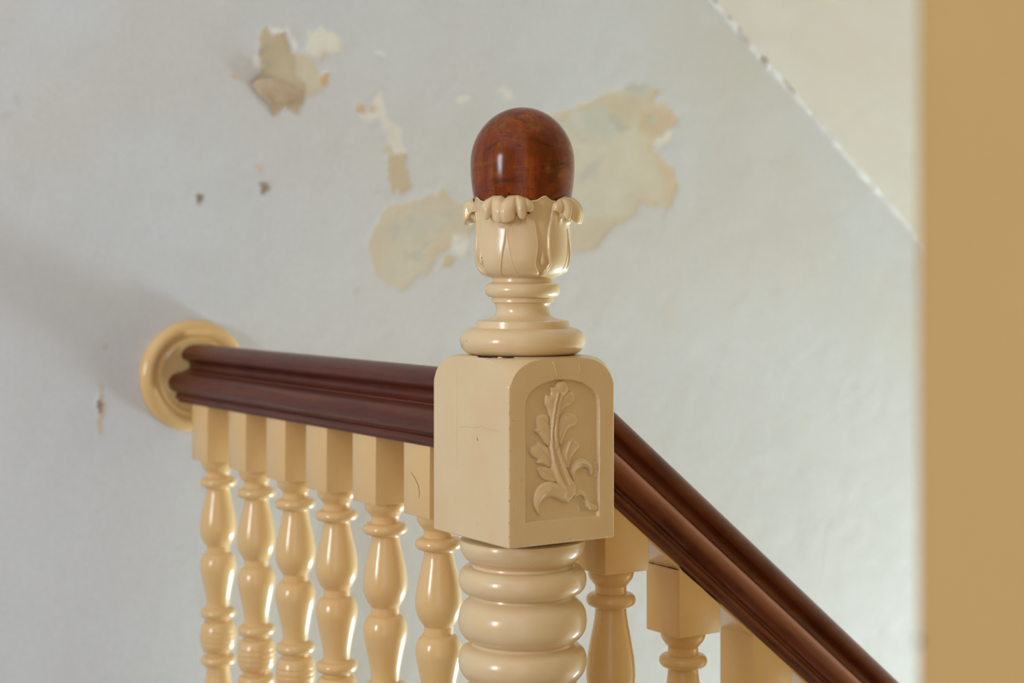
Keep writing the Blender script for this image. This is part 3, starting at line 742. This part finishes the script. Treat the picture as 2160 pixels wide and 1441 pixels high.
# cream fillet let into the underside of the sloping rail
TH = .0748/math.cos(ang)
def rail_bottom(x): return rbz(x)-TH
V = []
for x in (AX+.0, 1.45):
    for y in (-.0240, .0240): V += [(x, y, rail_bottom(x)+.0006), (x, y, rail_bottom(x)-.0030)]
ft = mesh('under_fillet', V, [(0, 1, 3, 2), (4, 5, 7, 6), (0, 2, 6, 4), (1, 3, 7, 5), (0, 1, 5, 4), (2, 3, 7, 6)], M_bal, rb, smooth=False)
ft.matrix_parent_inverse = mw.inverted(); ft['label'] = 'cream fillet under the rail'

# wall rosette
R_ = .0743
rp = [(R_*.985, 0), (R_, .002), (R_, .006)]+catmull([(R_*.995, .0085), (R_*.96, .0125), (R_*.90, .0155), (R_*.83, .0160), (R_*.77, .0140), (R_*.735, .0105)], 4)+[(R_*.725, .0095), (R_*.70, .0095)]+\
    catmull([(R_*.69, .0098), (R_*.665, .0118), (R_*.64, .0112), (R_*.625, .0090)], 3)+[(R_*.61, .0082), (R_*.10, .0082)]
ros = lathe('wall_rosette', rp, M_bal, None, 96, sharp=40); ros.location = (0, WY, EYE-.1316); ros.rotation_euler = (math.pi/2, 0, 0)
tag(ros, 'round cream moulded rosette on the wall holding the level handrail end', 'rosette')

# ---------------- balusters ----------------
HB = .0254; k5 = 1.721e-4; rs = 1/2020.
def bal_prof(st):
    """(r, depth below block) list; st stretches the vase parts"""
    def add(L, o=0): return [(r*rs, (y-350)*k5+o) for y, r in L]
    P_ = add(catmull([(352, 43.5), (372, 43.8), (396, 41.5), (420, 35.5), (438, 30.5)], 4)+[(442, 30), (478, 30)])
    P_ += add([(b, a) for a, b in torus(480, 552, 33, 47.3, 12)]+[(554, 31.5), (557, 30)])
    v0 = 560
    def stc(L, base): return [(base+(y-base)*st, r) for y, r in L]
    vase = catmull([(560, 29.5), (600, 31), (650, 34.8), (700, 39.2), (760, 43.7), (820, 46.5), (860, 47), (900, 45.3), (940, 40.5), (968, 35), (985, 31)], 4)
    P_ += add(stc(vase, 560)); e = 560+(985-560)*st-985
    P_ += add([(y+e, r) for y, r in [(989, 29.6), (1034, 29.6), (1037, 31.5)]])
    iv = catmull([(1037, 32), (1050, 38), (1075, 43), (1110, 46), (1150, 46.6), (1200, 43.8), (1260, 39), (1320, 34.5), (1380, 31), (1438, 29.5)], 4)
    P_ += add([(y+e, r) for y, r in stc(iv, 1037)]); e2 = e+(1438-1037)*(st-1)
    P_ += add([(b+e2, a) for a, b in torus(1446, 1522, 32, 46, 10)]+[(1525+e2, 30), (1544+e2, 30)])
    ball = []
    for k in range(41):
        y = 1546+k*(1660-1546)/40.; r = 30+17*math.sin(math.acos(min(1, (1660-y)/114.)))**.8
        for gy in (1620, 1660): r -= 1.6*math.exp(-((y-gy)/4.)**2)
        ball.append((y+e2, r))
    P_ += add(ball); mid = P_[-1][1]
    P_ += [(r, 2*mid-z) for r, z in P_[::-1][1:]]
    return P_
def taper_block(z0, top_l, top_r, hb=HB):
    """square block; the top can slope along x"""
    V, F = box_vf(-hb, hb, -hb, hb, 0, 1, 0)
    out = []
    for x, y, z in V:
        tp = top_l+(top_r-top_l)*(x+hb)/(2*hb); out.append((x, y, z0+(tp-z0)*z))
    return out, F
def baluster(prof, ztop_turn, tl, tr, zfoot_l, zfoot_r, label, group):
    root = bpy.data.objects.new('baluster', None); S.collection.objects.link(root); tag(root, label, 'baluster', group)
    L = prof[-1][1]
    def blk(nm, z0l, z0r, z1l, z1r):
        bm = bmesh.new(); bmesh.ops.create_cube(bm, size=2)
        for v in bm.verts:
            f = (v.co.x+1)/2; zl = z0l+(z0r-z0l)*f; zh = z1l+(z1r-z1l)*f
            v.co = Vector((v.co.x*HB, v.co.y*HB, zl if v.co.z < 0 else zh))
        bmesh.ops.bevel(bm, geom=[e for e in bm.edges], offset=.0007, segments=2, affect='EDGES', profile=.5)
        me = bpy.data.meshes.new(nm); bm.to_mesh(me); bm.free(); me.shade_smooth(); me.set_sharp_from_angle(angle=math.radians(50))
        return link(nm, me, M_bal, root)
    blk('top_block', ztop_turn, ztop_turn, tl, tr)
    lathe('turned_spindle', [(r, ztop_turn-z) for r, z in prof], M_bal, root, 48, sharp=42)
    blk('foot_block', zfoot_l, zfoot_r, ztop_turn-L, ztop_turn-L)
    return root
def copy_tree(o):
    c = o.copy(); S.collection.objects.link(c)
    for ch in o.children:
        d = ch.copy(); S.collection.objects.link(d); d.parent = c
    return c
pa = bal_prof(1.0); zA = EYE-.2347
b0 = baluster(pa, zA, RA-.0745, RA-.0745, 0, 0, '', 'balusters under the level handrail')
names = ['cream turned baluster half hidden behind the newel block, a hairline crack on its top block',
         'cream turned baluster second from the newel, under the level handrail',
         'cream turned baluster third from the newel, under the level handrail',
         'cream turned baluster third from the wall rosette, under the level handrail',
         'cream turned baluster second from the wall rosette, under the level handrail',
         'slightly blurred cream baluster nearest the wall rosette, leftmost of all']
xs6 = [906, 792, 688.5, 601, 518, 437]
for i in range(6):
    o = b0 if i == 0 else copy_tree(b0)
    # distance along the rail from the surveyed front corner of each block
    a = (xs6[i]-1080)/FOC; dx = _c*a+_s; dy = -_s*a+_c; kk = (-HB-CAM.x)/dx
    y = CAM.y+dy*kk+HB
    o.location = (0, y, 0); o.rotation_euler.z = 0; o['label'] = names[i]; o['group'] = 'balusters under the level handrail'
    if i == 0: first_y = y
    for ch in o.children:
        if ch.name.startswith('turned_spindle'): ch.rotation_euler.z = i*1.1
crk = [(-HB, -.012, RA-.103), (-HB, -.003, RA-.108), (-HB, .004, RA-.114), (-HB, .007, RA-.121), (-HB, .006, RA-.127)]
ribbon('crack', [(x, -y*.9, z) for x, y, z in crk], .0007, M_dark, b0, (-1, 0, 0), .0003)
pb = bal_prof(1.26)
xsb = [1276.7, 1433, 1590.5, 1739, 1880]
namesb = ['cream stair baluster tucked right behind the newel, under the sloping handrail',
          'cream stair baluster with a black crack across the top of its block',
          'cream stair baluster third from the newel, under the sloping handrail',
          'cream stair baluster at the bottom right edge, barely showing under the sloping handrail']
for i in range(4):
    a = (xsb[i]-1080)/FOC; dx = _c*a+_s; dy = -_s*a+_c; kk = (-HB-CAM.y)/dy
    x = CAM.x+dx*kk+HB
    zt = EYE-.2740-.787*(x-.0978)
    L = pb[-1][1]
    o = baluster(pb, zt, rail_bottom(x-HB)-.0004, rail_bottom(x+HB)-.0004, strz(x-HB)+.0, strz(x+HB), namesb[i], 'balusters under the sloping handrail')
    o.location = (x, 0, 0)
    if i == 1:
        ribbon('dark_gap', [(-HB, HB*.9-2*HB*k/7*.95, rail_bottom(x-HB)-.0042) for k in range(8)], .0014, M_dark, o, (-1, 0, 0), .0006)
        ribbon('dark_gap', [(-HB+2*HB*k/9, -HB, rail_bottom(x-HB+2*HB*k/9)-.0012) for k in range(10)], .0022, M_dark, o, (0, -1, 0), .0005)
